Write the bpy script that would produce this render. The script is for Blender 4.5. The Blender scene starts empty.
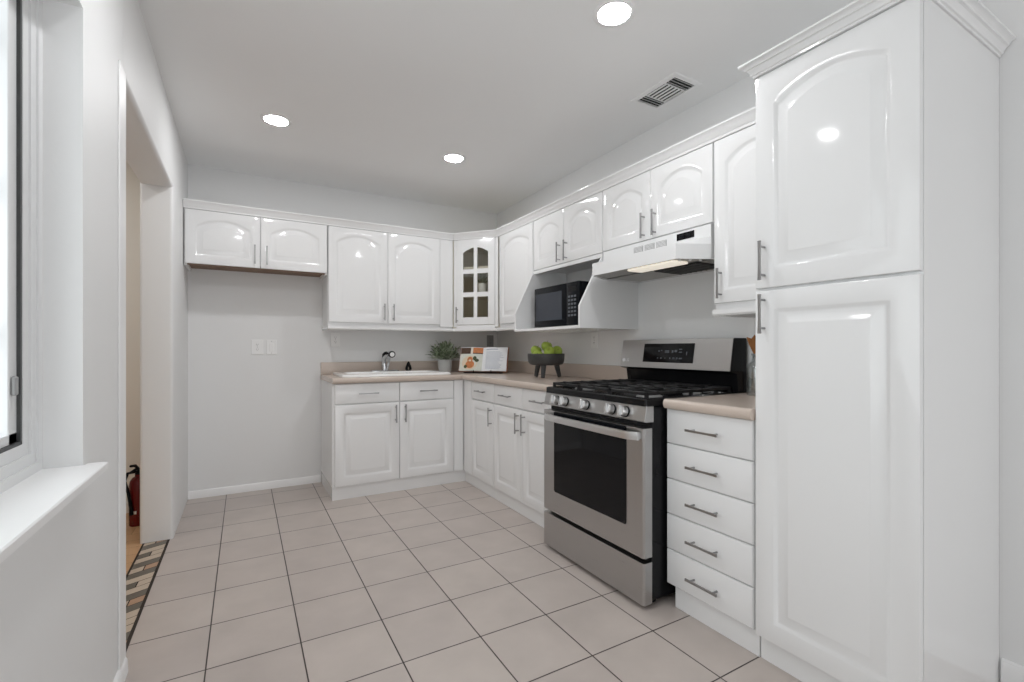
import bpy, bmesh, math, random
from mathutils import Vector, Matrix, Euler
PI = math.pi
random.seed(7)
S = bpy.context.scene
C = S.collection

# ------------------------------------------------------------------ camera, world, exposure
FPX, YAW = 469.6, 0.5187
cam_d = bpy.data.cameras.new('camera')
cam_d.sensor_fit = 'HORIZONTAL'; cam_d.sensor_width = 36.0
cam_d.lens = FPX / 1024 * 36.0
cam_d.shift_y = 7.5 / 1024
cam_d.clip_start = 0.02; cam_d.clip_end = 100
cam = bpy.data.objects.new('camera', cam_d); C.objects.link(cam)
cam.location = (-0.5019, -3.534, 1.1389)
cam.rotation_euler = (PI / 2, 0, -YAW)
S.camera = cam

w = bpy.data.worlds.new('world'); S.world = w; w.use_nodes = True
bg = w.node_tree.nodes['Background']
bg.inputs[0].default_value = (0.96, 0.98, 1.0, 1)
bg.inputs[1].default_value = 0.7
S.view_settings.view_transform = 'Standard'; S.view_settings.look = 'None'
S.view_settings.gamma = 1.0; S.view_settings.use_curve_mapping = False
S.view_settings.exposure = 0.06
CAN_POWER = 135.0          # emission strength of the recessed lamps' lenses
try:
    S.cycles.use_denoising = True
    S.cycles.max_bounces = 14; S.cycles.diffuse_bounces = 10
    S.cycles.sample_clamp_indirect = 6.0
except Exception:
    pass

# daylight: broad soft sky light outside the side window; added fill lamp at the open dining end behind the camera
def area(name, loc, rot, sx, sy, power, col):
    l = bpy.data.lights.new(name, 'AREA'); l.shape = 'RECTANGLE'; l.size = sx; l.size_y = sy; l.energy = power; l.color = col
    o = bpy.data.objects.new(name, l); C.objects.link(o); o.location = loc; o.rotation_euler = rot
    return o
WINDOW_W = 30.0
area('window_daylight', (-1.45, -2.90, 1.50), (0, -PI / 2, 0), 1.5, 2.0, WINDOW_W, (0.96, 0.98, 1))
DINING_FILL_W = 20.0
area('dining_fill', (0.35, -6.3, 0.9), (PI / 2, 0, 0), 2.2, 1.6, DINING_FILL_W, (0.97, 0.985, 1))  # unseen lamp added to brighten the room from behind the camera

# ------------------------------------------------------------------ materials
def srgb(r, g, b):
    f = lambda c: (c / 255 / 12.92) if c / 255 <= 0.04045 else ((c / 255 + 0.055) / 1.055) ** 2.4
    return (f(r), f(g), f(b), 1)
MATS = {}
def mat(name, col, rough=0.5, metal=0.0, coat=0.0, spec=0.5, bump=0.0, bscale=200, var=0.0, vscale=6, emit=None, trans=0.0, ior=1.45):
    m = bpy.data.materials.new(name); m.use_nodes = True
    nt = m.node_tree; b = nt.nodes['Principled BSDF']
    b.inputs['Base Color'].default_value = col
    b.inputs['Roughness'].default_value = rough
    b.inputs['Metallic'].default_value = metal
    b.inputs['Coat Weight'].default_value = coat
    b.inputs['Coat Roughness'].default_value = 0.08
    b.inputs['Specular IOR Level'].default_value = spec
    b.inputs['Transmission Weight'].default_value = trans
    b.inputs['IOR'].default_value = ior
    tc = nt.nodes.new('ShaderNodeTexCoord')
    if var > 0:
        n = nt.nodes.new('ShaderNodeTexNoise'); n.inputs['Scale'].default_value = vscale; n.inputs['Detail'].default_value = 4
        nt.links.new(tc.outputs['Object'], n.inputs['Vector'])
        mx = nt.nodes.new('ShaderNodeMix'); mx.data_type = 'RGBA'
        mx.inputs[6].default_value = tuple(c * (1 - var) for c in col[:3]) + (1,)
        mx.inputs[7].default_value = tuple(min(1, c * (1 + var)) for c in col[:3]) + (1,)
        nt.links.new(n.outputs['Fac'], mx.inputs[0]); nt.links.new(mx.outputs[2], b.inputs['Base Color'])
    if bump > 0:
        n2 = nt.nodes.new('ShaderNodeTexNoise'); n2.inputs['Scale'].default_value = bscale; n2.inputs['Detail'].default_value = 3
        nt.links.new(tc.outputs['Object'], n2.inputs['Vector'])
        bp = nt.nodes.new('ShaderNodeBump'); bp.inputs['Strength'].default_value = bump; bp.inputs['Distance'].default_value = 0.002
        nt.links.new(n2.outputs['Fac'], bp.inputs['Height']); nt.links.new(bp.outputs['Normal'], b.inputs['Normal'])
    if emit:
        b.inputs['Emission Color'].default_value = emit[0]; b.inputs['Emission Strength'].default_value = emit[1]
    MATS[name] = m
    return m

M_WALL = mat('wall paint', (0.785, 0.788, 0.788, 1), 0.55, bump=0.10, bscale=90, var=0.012, vscale=3)
M_CEIL = mat('ceiling paint', (0.85, 0.853, 0.853, 1), 0.8, bump=0.05, bscale=60, var=0.01, vscale=2)
M_TRIM = mat('white trim paint', (0.85, 0.85, 0.85, 1), 0.35, var=0.008)
M_CAB = mat('white lacquer', (0.805, 0.808, 0.81, 1), 0.085, spec=0.36, var=0.008, vscale=2)
M_CABIN = mat('cabinet carcass', (0.805, 0.808, 0.81, 1), 0.35, var=0.01)
M_WOOD_UNDER = mat('raw wood underside', srgb(128, 104, 86), 0.6, var=0.15, vscale=12)
M_CABDARK = mat('cabinet interior', srgb(226, 220, 204), 0.6, var=0.1)
M_LAM = mat('pink beige laminate', srgb(200, 186, 175), 0.2, var=0.05, vscale=140, spec=0.5)
M_HANDLE = mat('brushed nickel', (0.36, 0.36, 0.36, 1), 0.32, metal=1.0, var=0.05, vscale=80)
M_CHROME = mat('chrome', (0.62, 0.63, 0.65, 1), 0.07, metal=1.0, var=0.02)
M_BLACK = mat('black enamel', (0.008, 0.008, 0.009, 1), 0.2, spec=0.22, var=0.1)
M_IRON = mat('cast iron', (0.014, 0.014, 0.015, 1), 0.42, spec=0.4, var=0.2, vscale=60, bump=0.2)
M_BGLASS = mat('black glass', (0.006, 0.006, 0.007, 1), 0.05, spec=0.25, var=0.05)
M_BPLAST = mat('black plastic', (0.005, 0.006, 0.008, 1), 0.3, spec=0.15, var=0.1)
M_PORC = mat('white porcelain', (0.84, 0.84, 0.83, 1), 0.12, coat=0.4, var=0.01)
M_PLATE = mat('white plastic', (0.84, 0.84, 0.835, 1), 0.35, var=0.01)
M_GPLATE = mat('grey plastic', (0.30, 0.30, 0.30, 1), 0.4, var=0.02)
M_DARK = mat('painted hole shade', (0.015, 0.015, 0.015, 1), 0.8, var=0.1)  # near-black colour standing in for shade inside the duct and socket slots
M_RED = mat('red enamel', srgb(104, 16, 20), 0.25, var=0.06)
M_APPLE = mat('green apple skin', srgb(172, 196, 84), 0.3, var=0.25, vscale=14)
M_STEM = mat('brown stem', srgb(84, 60, 36), 0.7, var=0.1)
M_BOWL = mat('charcoal wood', srgb(66, 66, 66), 0.5, var=0.3, vscale=25, bump=0.3, bscale=60)
M_POT = mat('grey ceramic', srgb(196, 197, 196), 0.5, var=0.04, vscale=20)
M_SOIL = mat('soil', srgb(50, 40, 32), 0.9, var=0.3, vscale=80)
M_LEAF = mat('sage leaf', srgb(156, 166, 142), 0.5, var=0.35, vscale=9)
M_LEAFD = mat('dark leaf', srgb(108, 122, 96), 0.5, var=0.3, vscale=9)
M_SPAT = mat('olive wood', srgb(150, 98, 52), 0.5, var=0.25, vscale=30)
M_GASKET = mat('dark gasket', srgb(70, 71, 72), 0.5, var=0.05)
M_VINYL = mat('white vinyl', (0.74, 0.745, 0.75, 1), 0.3, var=0.01)
M_HALLW = mat('cream wall paint', srgb(240, 237, 230), 0.6, var=0.012)
M_PAPER = mat('page paper', srgb(226, 228, 231), 0.6, var=0.02)
M_HOODIN = mat('grey hood liner', (0.42, 0.415, 0.395, 1), 0.4, metal=0.0, var=0.05)
M_FILTER = mat('dark filter mesh', (0.06, 0.058, 0.055, 1), 0.5, metal=0.5, var=0.4, vscale=120)
M_DIFF = mat('warm lens', (0.78, 0.74, 0.66, 1), 0.3, emit=((1, 0.92, 0.78, 1), 0.55), var=0.02)
M_LENS = mat('lamp lens', (0.9, 0.9, 0.9, 1), 0.4, emit=((0.985, 0.99, 1.0, 1), CAN_POWER))
M_GREYMARK = mat('pale grey print', srgb(242, 243, 245), 0.5, var=0.02)
M_DIMMARK = mat('dim grey print', srgb(92, 96, 102), 0.5, var=0.02)

def stainless():
    m = mat('stainless steel', (0.50, 0.495, 0.49, 1), 0.28, metal=1.0)
    nt = m.node_tree; b = nt.nodes['Principled BSDF']
    tc = nt.nodes.new('ShaderNodeTexCoord'); mp = nt.nodes.new('ShaderNodeMapping')
    mp.inputs['Scale'].default_value = (2, 2, 260)
    n = nt.nodes.new('ShaderNodeTexNoise'); n.inputs['Scale'].default_value = 3; n.inputs['Detail'].default_value = 3
    nt.links.new(tc.outputs['Object'], mp.inputs[0]); nt.links.new(mp.outputs[0], n.inputs['Vector'])
    mr = nt.nodes.new('ShaderNodeMapRange'); mr.inputs[3].default_value = 0.24; mr.inputs[4].default_value = 0.36
    nt.links.new(n.outputs['Fac'], mr.inputs[0]); nt.links.new(mr.outputs[0], b.inputs['Roughness'])
    return m
M_STEEL = stainless()
M_STEELB = mat('bright steel', (0.72, 0.72, 0.72, 1), 0.34, metal=1.0, var=0.02)

def glass(name, tint, alpha, rough=0.02):
    """thin pane: part clear, part mirror"""
    m = bpy.data.materials.new(name); m.use_nodes = True; nt = m.node_tree
    nt.nodes.clear()
    out = nt.nodes.new('ShaderNodeOutputMaterial')
    t = nt.nodes.new('ShaderNodeBsdfTransparent'); t.inputs[0].default_value = tint
    g = nt.nodes.new('ShaderNodeBsdfGlossy'); g.inputs['Roughness'].default_value = rough
    g.inputs[0].default_value = (0.9, 0.9, 0.9, 1)
    mx = nt.nodes.new('ShaderNodeMixShader'); mx.inputs[0].default_value = alpha
    nt.links.new(t.outputs[0], mx.inputs[1]); nt.links.new(g.outputs[0], mx.inputs[2]); nt.links.new(mx.outputs[0], out.inputs[0])
    return m
M_PANE = glass('window pane', (0.9, 0.92, 0.92, 1), 0.06)
M_CABGLASS = glass('tinted cabinet glass', (0.93, 0.93, 0.91, 1), 0.045)
M_JAR = glass('clear jar glass', (0.80, 0.82, 0.82, 1), 0.16)

def tile_floor():
    m = bpy.data.materials.new('floor tile'); m.use_nodes = True; nt = m.node_tree
    b = nt.nodes['Principled BSDF']
    tc = nt.nodes.new('ShaderNodeTexCoord')
    br = nt.nodes.new('ShaderNodeTexBrick')
    br.offset = 0.0; br.squash = 1.0
    br.inputs['Scale'].default_value = 1.0
    br.inputs['Brick Width'].default_value = 0.31; br.inputs['Row Height'].default_value = 0.31
    br.inputs['Mortar Size'].default_value = 0.0028; br.inputs['Mortar Smooth'].default_value = 0.25
    br.inputs['Bias'].default_value = 0.0
    br.inputs['Color1'].default_value = srgb(190, 180, 173); br.inputs['Color2'].default_value = srgb(184, 174, 168)
    br.inputs['Mortar'].default_value = srgb(60, 51, 47)
    nt.links.new(tc.outputs['Object'], br.inputs['Vector'])
    n = nt.nodes.new('ShaderNodeTexNoise'); n.inputs['Scale'].default_value = 5; n.inputs['Detail'].default_value = 6
    nt.links.new(tc.outputs['Object'], n.inputs['Vector'])
    mr = nt.nodes.new('ShaderNodeMapRange'); mr.inputs[1].default_value = 0.3; mr.inputs[2].default_value = 0.7
    mr.inputs[3].default_value = 0.92; mr.inputs[4].default_value = 1.04
    nt.links.new(n.outputs['Fac'], mr.inputs[0])
    mx = nt.nodes.new('ShaderNodeMix'); mx.data_type = 'RGBA'; mx.blend_type = 'MULTIPLY'; mx.inputs[0].default_value = 1
    nt.links.new(br.outputs['Color'], mx.inputs[6]); nt.links.new(mr.outputs[0], mx.inputs[7])
    nt.links.new(mx.outputs[2], b.inputs['Base Color'])
    b.inputs['Roughness'].default_value = 0.34
    bp = nt.nodes.new('ShaderNodeBump'); bp.inputs['Strength'].default_value = 0.6; bp.inputs['Distance'].default_value = 0.003; bp.invert = True
    nt.links.new(br.outputs['Fac'], bp.inputs['Height']); nt.links.new(bp.outputs['Normal'], b.inputs['Normal'])
    return m
M_TILE = tile_floor()

def plank_floor():
    m = bpy.data.materials.new('oak planks'); m.use_nodes = True; nt = m.node_tree
    b = nt.nodes['Principled BSDF']
    tc = nt.nodes.new('ShaderNodeTexCoord')
    br = nt.nodes.new('ShaderNodeTexBrick'); br.offset = 0.37
    br.inputs['Scale'].default_value = 1.0
    br.inputs['Brick Width'].default_value = 1.1; br.inputs['Row Height'].default_value = 0.12
    br.inputs['Mortar Size'].default_value = 0.001
    br.inputs['Color1'].default_value = srgb(204, 168, 130); br.inputs['Color2'].default_value = srgb(188, 148, 110); br.inputs['Mortar'].default_value = srgb(110, 76, 50)
    nt.links.new(tc.outputs['Object'], br.inputs['Vector'])
    nt.links.new(br.outputs['Color'], b.inputs['Base Color']); b.inputs['Roughness'].default_value = 0.4
    return m
M_PLANK = plank_floor()

# ------------------------------------------------------------------ mesh helpers
def V(*a): return Vector(a)
def box(bm, x0, x1, y0, y1, z0, z1, bev=0.0, seg=1, mi=0):
    t = bmesh.new()
    vs = [t.verts.new((x, y, z)) for z in (z0, z1) for y in (y0, y1) for x in (x0, x1)]
    for f in ((0, 2, 3, 1), (4, 5, 7, 6), (0, 1, 5, 4), (2, 6, 7, 3), (0, 4, 6, 2), (1, 3, 7, 5)):
        t.faces.new([vs[i] for i in f])
    bmesh.ops.recalc_face_normals(t, faces=t.faces[:])
    if bev > 0:
        bmesh.ops.bevel(t, geom=t.edges[:], offset=bev, segments=seg, affect='EDGES', profile=0.5)
    merge(bm, t, mi)
def merge(bm, t, mi=None, M=None):
    mp = {}
    for v in t.verts: mp[v] = bm.verts.new(M @ v.co if M else v.co)
    for f in t.faces:
        try:
            n = bm.faces.new([mp[v] for v in f.verts])
            n.material_index = f.material_index if mi is None else mi
        except ValueError: pass
    t.free()
def prism(bm, pts, axis, a0, a1, mi=0, bev=0.0):
    """polygon pts in the plane across axis, extruded a0..a1. axis x: (y,z); y: (x,z); z: (x,y)"""
    def mk(p, a):
        return {'x': (a, p[0], p[1]), 'y': (p[0], a, p[1]), 'z': (p[0], p[1], a)}[axis]
    t = bmesh.new()
    A = [t.verts.new(mk(p, a0)) for p in pts]; B = [t.verts.new(mk(p, a1)) for p in pts]
    n = len(pts)
    t.faces.new(A); t.faces.new(B[::-1])
    for i in range(n): t.faces.new((A[i], A[(i + 1) % n], B[(i + 1) % n], B[i]))
    bmesh.ops.recalc_face_normals(t, faces=t.faces[:])
    if bev > 0: bmesh.ops.bevel(t, geom=t.edges[:], offset=bev, segments=1, affect='EDGES', profile=0.5)
    merge(bm, t, mi)
def loops(bm, rings, cap0=True, cap1=True, mi=0, closed=True):
    t = bmesh.new()
    R = [[t.verts.new(p) for p in r] for r in rings]
    n = len(R[0])
    for a, b in zip(R, R[1:]):
        for i in range(n if closed else n - 1):
            t.faces.new((a[i], a[(i + 1) % n], b[(i + 1) % n], b[i]))
    if cap0: t.faces.new(R[0][::-1])
    if cap1: t.faces.new(R[-1])
    bmesh.ops.recalc_face_normals(t, faces=t.faces[:])
    merge(bm, t, mi)
def lathe(bm, prof, c=(0, 0, 0), seg=24, mi=0, M=None):
    """prof (r,z) bottom to top about z through c"""
    t = bmesh.new(); prev = None
    for r, z in prof:
        if r < 1e-6: ring = [t.verts.new((0, 0, z))]
        else: ring = [t.verts.new((r * math.cos(2 * PI * i / seg), r * math.sin(2 * PI * i / seg), z)) for i in range(seg)]
        if prev:
            for i in range(seg):
                j = (i + 1) % seg
                if len(prev) == 1 and len(ring) > 1: t.faces.new((prev[0], ring[j], ring[i]))
                elif len(ring) == 1 and len(prev) > 1: t.faces.new((prev[i], prev[j], ring[0]))
                elif len(ring) > 1: t.faces.new((prev[i], prev[j], ring[j], ring[i]))
        prev = ring
    bmesh.ops.recalc_face_normals(t, faces=t.faces[:])
    X = Matrix.Translation(c) @ (M if M else Matrix.Identity(4))
    merge(bm, t, mi, X)
def cyl(bm, p0, p1, r, seg=16, r1=None, mi=0, bev=0.0):
    p0, p1 = Vector(p0), Vector(p1); d = p1 - p0; L = d.length
    M = d.to_track_quat('Z', 'Y').to_matrix().to_4x4()
    r1 = r if r1 is None else r1
    if bev: prof = [(0, 0), (r - bev, 0), (r, bev), (r1, L - bev), (r1 - bev, L), (0, L)]
    else: prof = [(0, 0), (r, 0), (r1, L), (0, L)]
    lathe(bm, prof, p0, seg, mi, M)
def tube(bm, pts, r, seg=10, mi=0):
    pts = [Vector(p) for p in pts]; n = len(pts)
    rs = r if isinstance(r, (list, tuple)) else [r] * n
    rings = []; up = None
    for i, p in enumerate(pts):
        d = (pts[min(i + 1, n - 1)] - pts[max(i - 1, 0)]).normalized()
        if up is None: up = d.orthogonal().normalized()
        up = (up - d * up.dot(d)).normalized(); s = d.cross(up)
        rings.append([p + (up * math.cos(2 * PI * k / seg) + s * math.sin(2 * PI * k / seg)) * rs[i] for k in range(seg)])
    loops(bm, rings, mi=mi)
def obj(name, bm, m, parent=None, smooth=35, world=False):
    bmesh.ops.remove_doubles(bm, verts=bm.verts[:], dist=1e-6)
    if parent is not None and world:
        bm.transform(mat_of(parent).inverted())
    me = bpy.data.meshes.new(name); bm.to_mesh(me); bm.free()
    for x in (m if isinstance(m, (list, tuple)) else [m]): me.materials.append(x)
    if smooth:
        for p in me.polygons: p.use_smooth = True
        me.set_sharp_from_angle(angle=math.radians(smooth))
    o = bpy.data.objects.new(name, me); C.objects.link(o)
    if parent is not None: o.parent = parent
    return o
def mat_of(o):
    M = Matrix.Translation(o.location) @ o.rotation_euler.to_matrix().to_4x4()
    return mat_of(o.parent) @ M if o.parent else M
def tag(o, label, cat, group=None):
    o['label'] = label; o['category'] = cat
    if group: o['group'] = group
    return o
def thing(name, label, cat, loc=(0, 0, 0), rz=0.0, group=None):
    o = bpy.data.objects.new(name, None); C.objects.link(o)
    o.empty_display_size = 0.1
    o.location = loc; o.rotation_euler = (0, 0, rz)
    return tag(o, label, cat, group)
def struct(name, bm, m, smooth=0, parent=None):
    o = obj(name, bm, m, parent, smooth)
    if parent is None: o['kind'] = 'structure'
    return o
def dup(root, loc, rz, label, group=None):
    r = root.copy(); C.objects.link(r); r.location = loc; r.rotation_euler = (0, 0, rz); r['label'] = label
    if group: r['group'] = group
    for ch in root.children:
        c = ch.copy(); C.objects.link(c); c.parent = r
        for g in ch.children:
            d = g.copy(); C.objects.link(d); d.parent = c
    return r
nb = bmesh.new
RW = -PI / 2      # rotation of things standing against the right wall: local x = towards camera, local y = into the wall

# ------------------------------------------------------------------ room shell
XR, YB, XL, H = 1.77, 0.76, -0.87, 2.53
YF = -6.4
b = nb(); box(b, -0.885, XR + 0.2, YF, YB + 0.15, -0.1, 0.0)
struct('floor', b, M_TILE)
b = nb(); box(b, -3.2, -1.015, -1.42, 0.75, -0.1, 0.0)
struct('floor_hall', b, M_PLANK)
b = nb(); box(b, -1.03, XR + 0.2, YF, 0.91, H, H + 0.12); box(b, -3.3, -1.03, -1.55, 0.74, H, H + 0.12)
struct('ceiling', b, M_CEIL)
b = nb(); box(b, -1.03, XR + 0.2, YB, YB + 0.15, 0, H)
struct('wall_back', b, M_WALL)
def wx(y): return 1.738 + 0.034 * (y + 1.25) / 2.01 if y > -1.25 else 1.738      # face of the right wall, a little out of square
b = nb(); prism(b, [(wx(YB), YB), (1.738, -1.25), (1.738, -2.50), (1.732, -2.50), (1.732, YF), (XR + 0.2, YF), (XR + 0.2, YB)], 'z', 0, H)
struct('wall_right', b, M_WALL)
# left wall with the doorway and the window recess
OY0, OY1, OZ = -1.405, -0.09, 2.10          # doorway
WY0, WY1, WZ0, WZ1 = -3.75, -1.90, 0.81, 2.035   # window recess
def wall_left():
    b = nb()
    XO = -1.03
    # plan outlines with rounded plaster corners
    def rnd(cx, cy, r, a0, a1, n=5): return [(cx + r * math.cos(a0 + (a1 - a0) * i / n), cy + r * math.sin(a0 + (a1 - a0) * i / n)) for i in range(n + 1)]
    r = 0.018
    far = rnd(XL - r, OY1 + r, r, 0, -PI / 2) + rnd(XO + r, OY1 + r, r, -PI / 2, -PI) + [(XO, YB), (XL, YB)]
    prism(b, far, 'z', 0, H)
    near = [(XL, WY1)] + rnd(XL - r, OY0 - r, r, 0, PI / 2) + rnd(XO + r, OY0 - r, r, PI / 2, PI) + [(XO, WY1)]
    prism(b, near, 'z', 0, H)
    # header over the doorway, rounded lower arris
    hd = [(XL, H)] + rnd(XL - r, OZ + r, r, 0, -PI / 2) + rnd(XO + r, OZ + r, r, -PI / 2, -PI) + [(XO, H)]
    t = [(p[0], p[1]) for p in hd]
    prism(b, t, 'y', OY0 - 0.02, OY1 + 0.02)
    box(b, XO, XL, WY0, WY1, 0, WZ0); box(b, XO, XL, WY0, WY1, WZ1, H)
    box(b, XO, XL, YF, WY0, 0, H)
    return b
struct('wall_left', wall_left(), M_WALL, smooth=30)
b = nb(); box(b, -3.2, -1.03, 0.62, 0.74, 0, H); box(b, -3.3, -3.2, -1.43, 0.62, 0, H); box(b, -3.3, -1.03, -1.55, -1.43, 0, H)
struct('wall_hall', b, M_HALLW)
def bb(name, f):
    b = nb(); f(b); struct(name, b, M_TRIM, smooth=30)
bb('baseboard_back', lambda b: prism(b, [(YB, 0), (YB - 0.014, 0), (YB - 0.014, 0.045), (YB - 0.009, 0.055), (YB, 0.06)], 'x', XL + 0.001, 0.066))
bb('baseboard_hall', lambda b: prism(b, [(0.62, 0), (0.606, 0), (0.606, 0.07), (0.62, 0.08)], 'x', -3.19, -1.031))
bb('baseboard_left', lambda b: prism(b, [(XL, 0), (XL + 0.014, 0), (XL + 0.012, 0.045), (XL + 0.007, 0.055), (XL, 0.06)], 'y', -6.2, OY0 - 0.02))
bb('baseboard_right', lambda b: prism(b, [(1.732, 0), (1.718, 0), (1.718, 0.07), (1.724, 0.085), (1.732, 0.09)], 'y', -6.2, -2.975))

b = nb(); box(b, XL, XL + 0.006, OY0 - 0.105, OY0 - 0.008, 0.0, OZ + 0.01, bev=0.003)
struct('trim_3', b, M_TRIM, smooth=30)
# window in the left wall
b = nb()
box(b, -1.03, XL + 0.048, WY0 - 0.02, WY1 - 0.0, 0.81, 0.832, bev=0.003)
box(b, XL + 0.001, XL + 0.048, WY1, WY1 + 0.022, 0.81, 0.832, bev=0.003)
struct('trim_1', b, M_TRIM, smooth=30)
def window():
    b = nb()
    # stepped white vinyl frame at both jambs, head and foot
    for x0, x1, d0, d1 in ((-1.02, -0.948, 0.0, 0.027), (-1.02, -0.953, 0.027, 0.056), (-1.02, -0.958, 0.056, 0.088)):
        box(b, x0, x1, WY1 - d1, WY1 - d0, 0.832, WZ1); box(b, x0, x1, WY0 + d0, WY0 + d1, 0.832, WZ1)
        box(b, x0, x1, WY0 + d1, WY1 - d1, 0.832 + d0 * 0.9, 0.832 + d1 * 0.9); box(b, x0, x1, WY0 + d1, WY1 - d1, WZ1 - d1 * 0.6, WZ1 - d0 * 0.6)
    fr = struct('window_1', b, M_VINYL)
    g = nb(); y1 = WY1 - 0.088; y0 = WY0 + 0.088; z0 = 0.832 + 0.088 * 0.9; z1 = WZ1 - 0.0528
    box(g, -0.967, -0.960, y1 - 0.008, y1, z0, z1); box(g, -1.01, -0.967, y0, y0 + 0.022, z0, z1)
    box(g, -0.967, -0.960, y0, y1, z0, z0 + 0.008); box(g, -0.967, -0.960, y0, y1, z1 - 0.010, z1)
    obj('gasket', g, M_GASKET, fr, 0)
    s = nb()
    box(s, -1.012, -0.967, y1 - 0.05, y1, z0, z1, bev=0.002); box(s, -1.012, -0.967, y0, y1, z0, z0 + 0.03); box(s, -1.012, -0.985, y0 + 0.022, y0 + 0.055, z0 + 0.012, z1 - 0.012)
    box(s, -1.012, -0.985, -2.86, -2.80, z0 + 0.012, z1 - 0.012)
    obj('sash', s, M_VINYL, fr, 0)
    m = nb()
    for z in (1.17, 1.50, 1.83): box(m, -1.003, -0.998, y0, y1 - 0.05, z - 0.004, z + 0.004)
    obj('muntin', m, M_GASKET, fr, 0)
    l = nb(); box(l, -0.967, -0.957, y1 - 0.042, y1 - 0.026, 1.03, 1.075, bev=0.003)
    obj('latch', l, M_GPLATE, fr, 0)
    p = nb(); box(p, -1.007, -1.004, y0 + 0.02, y1 - 0.02, z0, z1)
    obj('pane', p, M_PANE, fr, 0)
window()

# mosaic threshold between the tile and the wood
def mosaic():
    cols = [srgb(120, 84, 56), srgb(172, 138, 112), srgb(92, 86, 78), srgb(190, 174, 156), srgb(134, 100, 72), srgb(98, 92, 82)]
    ms = [mat('mosaic grout', srgb(44, 34, 28), 0.7, var=0.1)] + [mat('mosaic stone', c, 0.35, var=0.12, vscale=30) for c in cols]
    b = nb(); x0, x1, y0, y1 = -1.015, -0.885, OY0 - 0.03, OY1 + 0.02
    box(b, x0, x1, OY0, OY1, -0.02, 0.002)
    xm = (x0 + x1) / 2; g = 0.003; p = 0.13; k = 0; seq = [1, 3, 2, 6, 5, 3, 2, 1]
    y = OY0 + 0.02
    xa, xb = x0 + 0.008, x1 - 0.009
    def quad(pts, mi):
        t = nb(); c = sum((Vector((q[0], q[1], 0)) for q in pts), Vector()) / len(pts)
        A = []
        for q in pts:
            v = Vector((q[0], q[1], 0)); d = (c - v).normalized() * 0.0035
            A.append(t.verts.new((v.x + d.x, v.y + d.y, 0.0035)))
        f = t.faces.new(A); f.normal_update()
        if f.normal.z < 0: f.normal_flip()
        merge(b, t, mi)
    while y < OY1 - 0.02:
        h = p / 2; sl = 0.055
        yy = lambda v: min(v, OY1 - 0.006)
        # a diagonal row of parallelograms: one long lozenge and two small ones
        quad([(xa, yy(y)), (xb, yy(y + sl)), (xb, yy(y + sl + h)), (xa, yy(y + h))] if k % 3 != 1 else [(xa, yy(y)), (xm, yy(y + sl / 2)), (xm, yy(y + sl / 2 + h)), (xa, yy(y + h))], 4 if k % 2 else 6)
        if k % 3 == 1: quad([(xm, yy(y + sl / 2)), (xb, yy(y + sl)), (xb, yy(y + sl + h)), (xm, yy(y + sl / 2 + h))], 2 if k % 2 else 4)
        y += h; k += 1
    return obj('trim_2', b, ms, None, 0)
mosaic()['kind'] = 'structure'

# ------------------------------------------------------------------ joinery helpers
def outline(wd, ht, d, rise, y, n=18, dz=None):
    """panel outline inset by d, arched head; ccw seen from the front (-y)"""
    x0, x1, z0 = d, wd - d, d if dz is None else dz
    zt = ht - d
    zs = zt - rise
    pts = [(x0, y, z0), (x1, y, z0)]
    for i in range(n + 1):
        s = 1 - 2 * i / n
        a = 1 - abs(s) ** 2.0
        pts.append((x0 + (x1 - x0) * (1 - i / n), y, zs + rise * a))
    return pts
def outer(wd, ht, d, y, n=18):
    x0, x1, z0, z1 = d, wd - d, d, ht - d
    return [(x0, y, z0), (x1, y, z0)] + [(x0 + (x1 - x0) * (1 - i / n), y, z1) for i in range(n + 1)]
def door_bm(wd, ht, rise=0.0, m=0.055, t=0.02, raised=0.034):
    b = nb()
    R = [outer(wd, ht, 0, t), outer(wd, ht, 0, 0.005), outer(wd, ht, 0.0015, 0.0015), outer(wd, ht, 0.006, 0),
         outline(wd, ht, m, rise, 0), outline(wd, ht, m + 0.004, rise, 0.0012), outline(wd, ht, m + 0.011, rise, 0.0072), outline(wd, ht, m + 0.016, rise, 0.0082),
         outline(wd, ht, m + 0.020, rise, 0.0078), outline(wd, ht, m + 0.012 + raised, rise, 0.0020), outline(wd, ht, m + 0.0145 + raised, rise, 0.0006), outline(wd, ht, m + 0.019 + raised, rise, 0.0002)]
    loops(b, R)
    return b
def drawer_bm(wd, ht, t=0.02):
    b = nb()
    loops(b, [outer(wd, ht, 0, t, 2), outer(wd, ht, 0, 0.008, 2), outer(wd, ht, 0.004, 0.003, 2), outer(wd, ht, 0.014, 0.0, 2)])
    return b
def handle_bm(L=0.14, vertical=True, wide=0.011, slim=0.0075):
    b = nb()
    st = [-0.5, -0.42, -0.25, 0, 0.25, 0.42, 0.5]
    rings = []
    for s in st:
        k = abs(s) * 2
        hw = slim / 2 + (wide - slim) / 2 * k ** 2; hy = 0.003
        rings.append([(-hw, -0.034, s * L), (hw, -0.034, s * L), (hw, -0.028, s * L), (-hw, -0.028, s * L)])
    loops(b, rings)
    for s in (-0.36, 0.36): cyl(b, (0, -0.029, s * L), (0, 0.0, s * L), 0.0042, 10)
    if not vertical: b.transform(Matrix.Rotation(PI / 2, 4, 'Y'))
    return b
HV = handle_bm(); HH = handle_bm(0.15, False)
def copy_bm(b): return b.copy()
def add_door(root, x0, x1, z0, z1, rise=0.0, hx=None, hz=None, m=0.055, raised=0.034, name='door'):
    d = obj(name, door_bm(x1 - x0, z1 - z0, rise, m, raised=raised), M_CAB, root, 30)
    d.location = (x0, 0, z0)
    if hx is not None:
        h = obj('handle', copy_bm(HV), M_HANDLE, d, 30); h.location = (hx - x0, 0, hz - z0)
    return d
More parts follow.
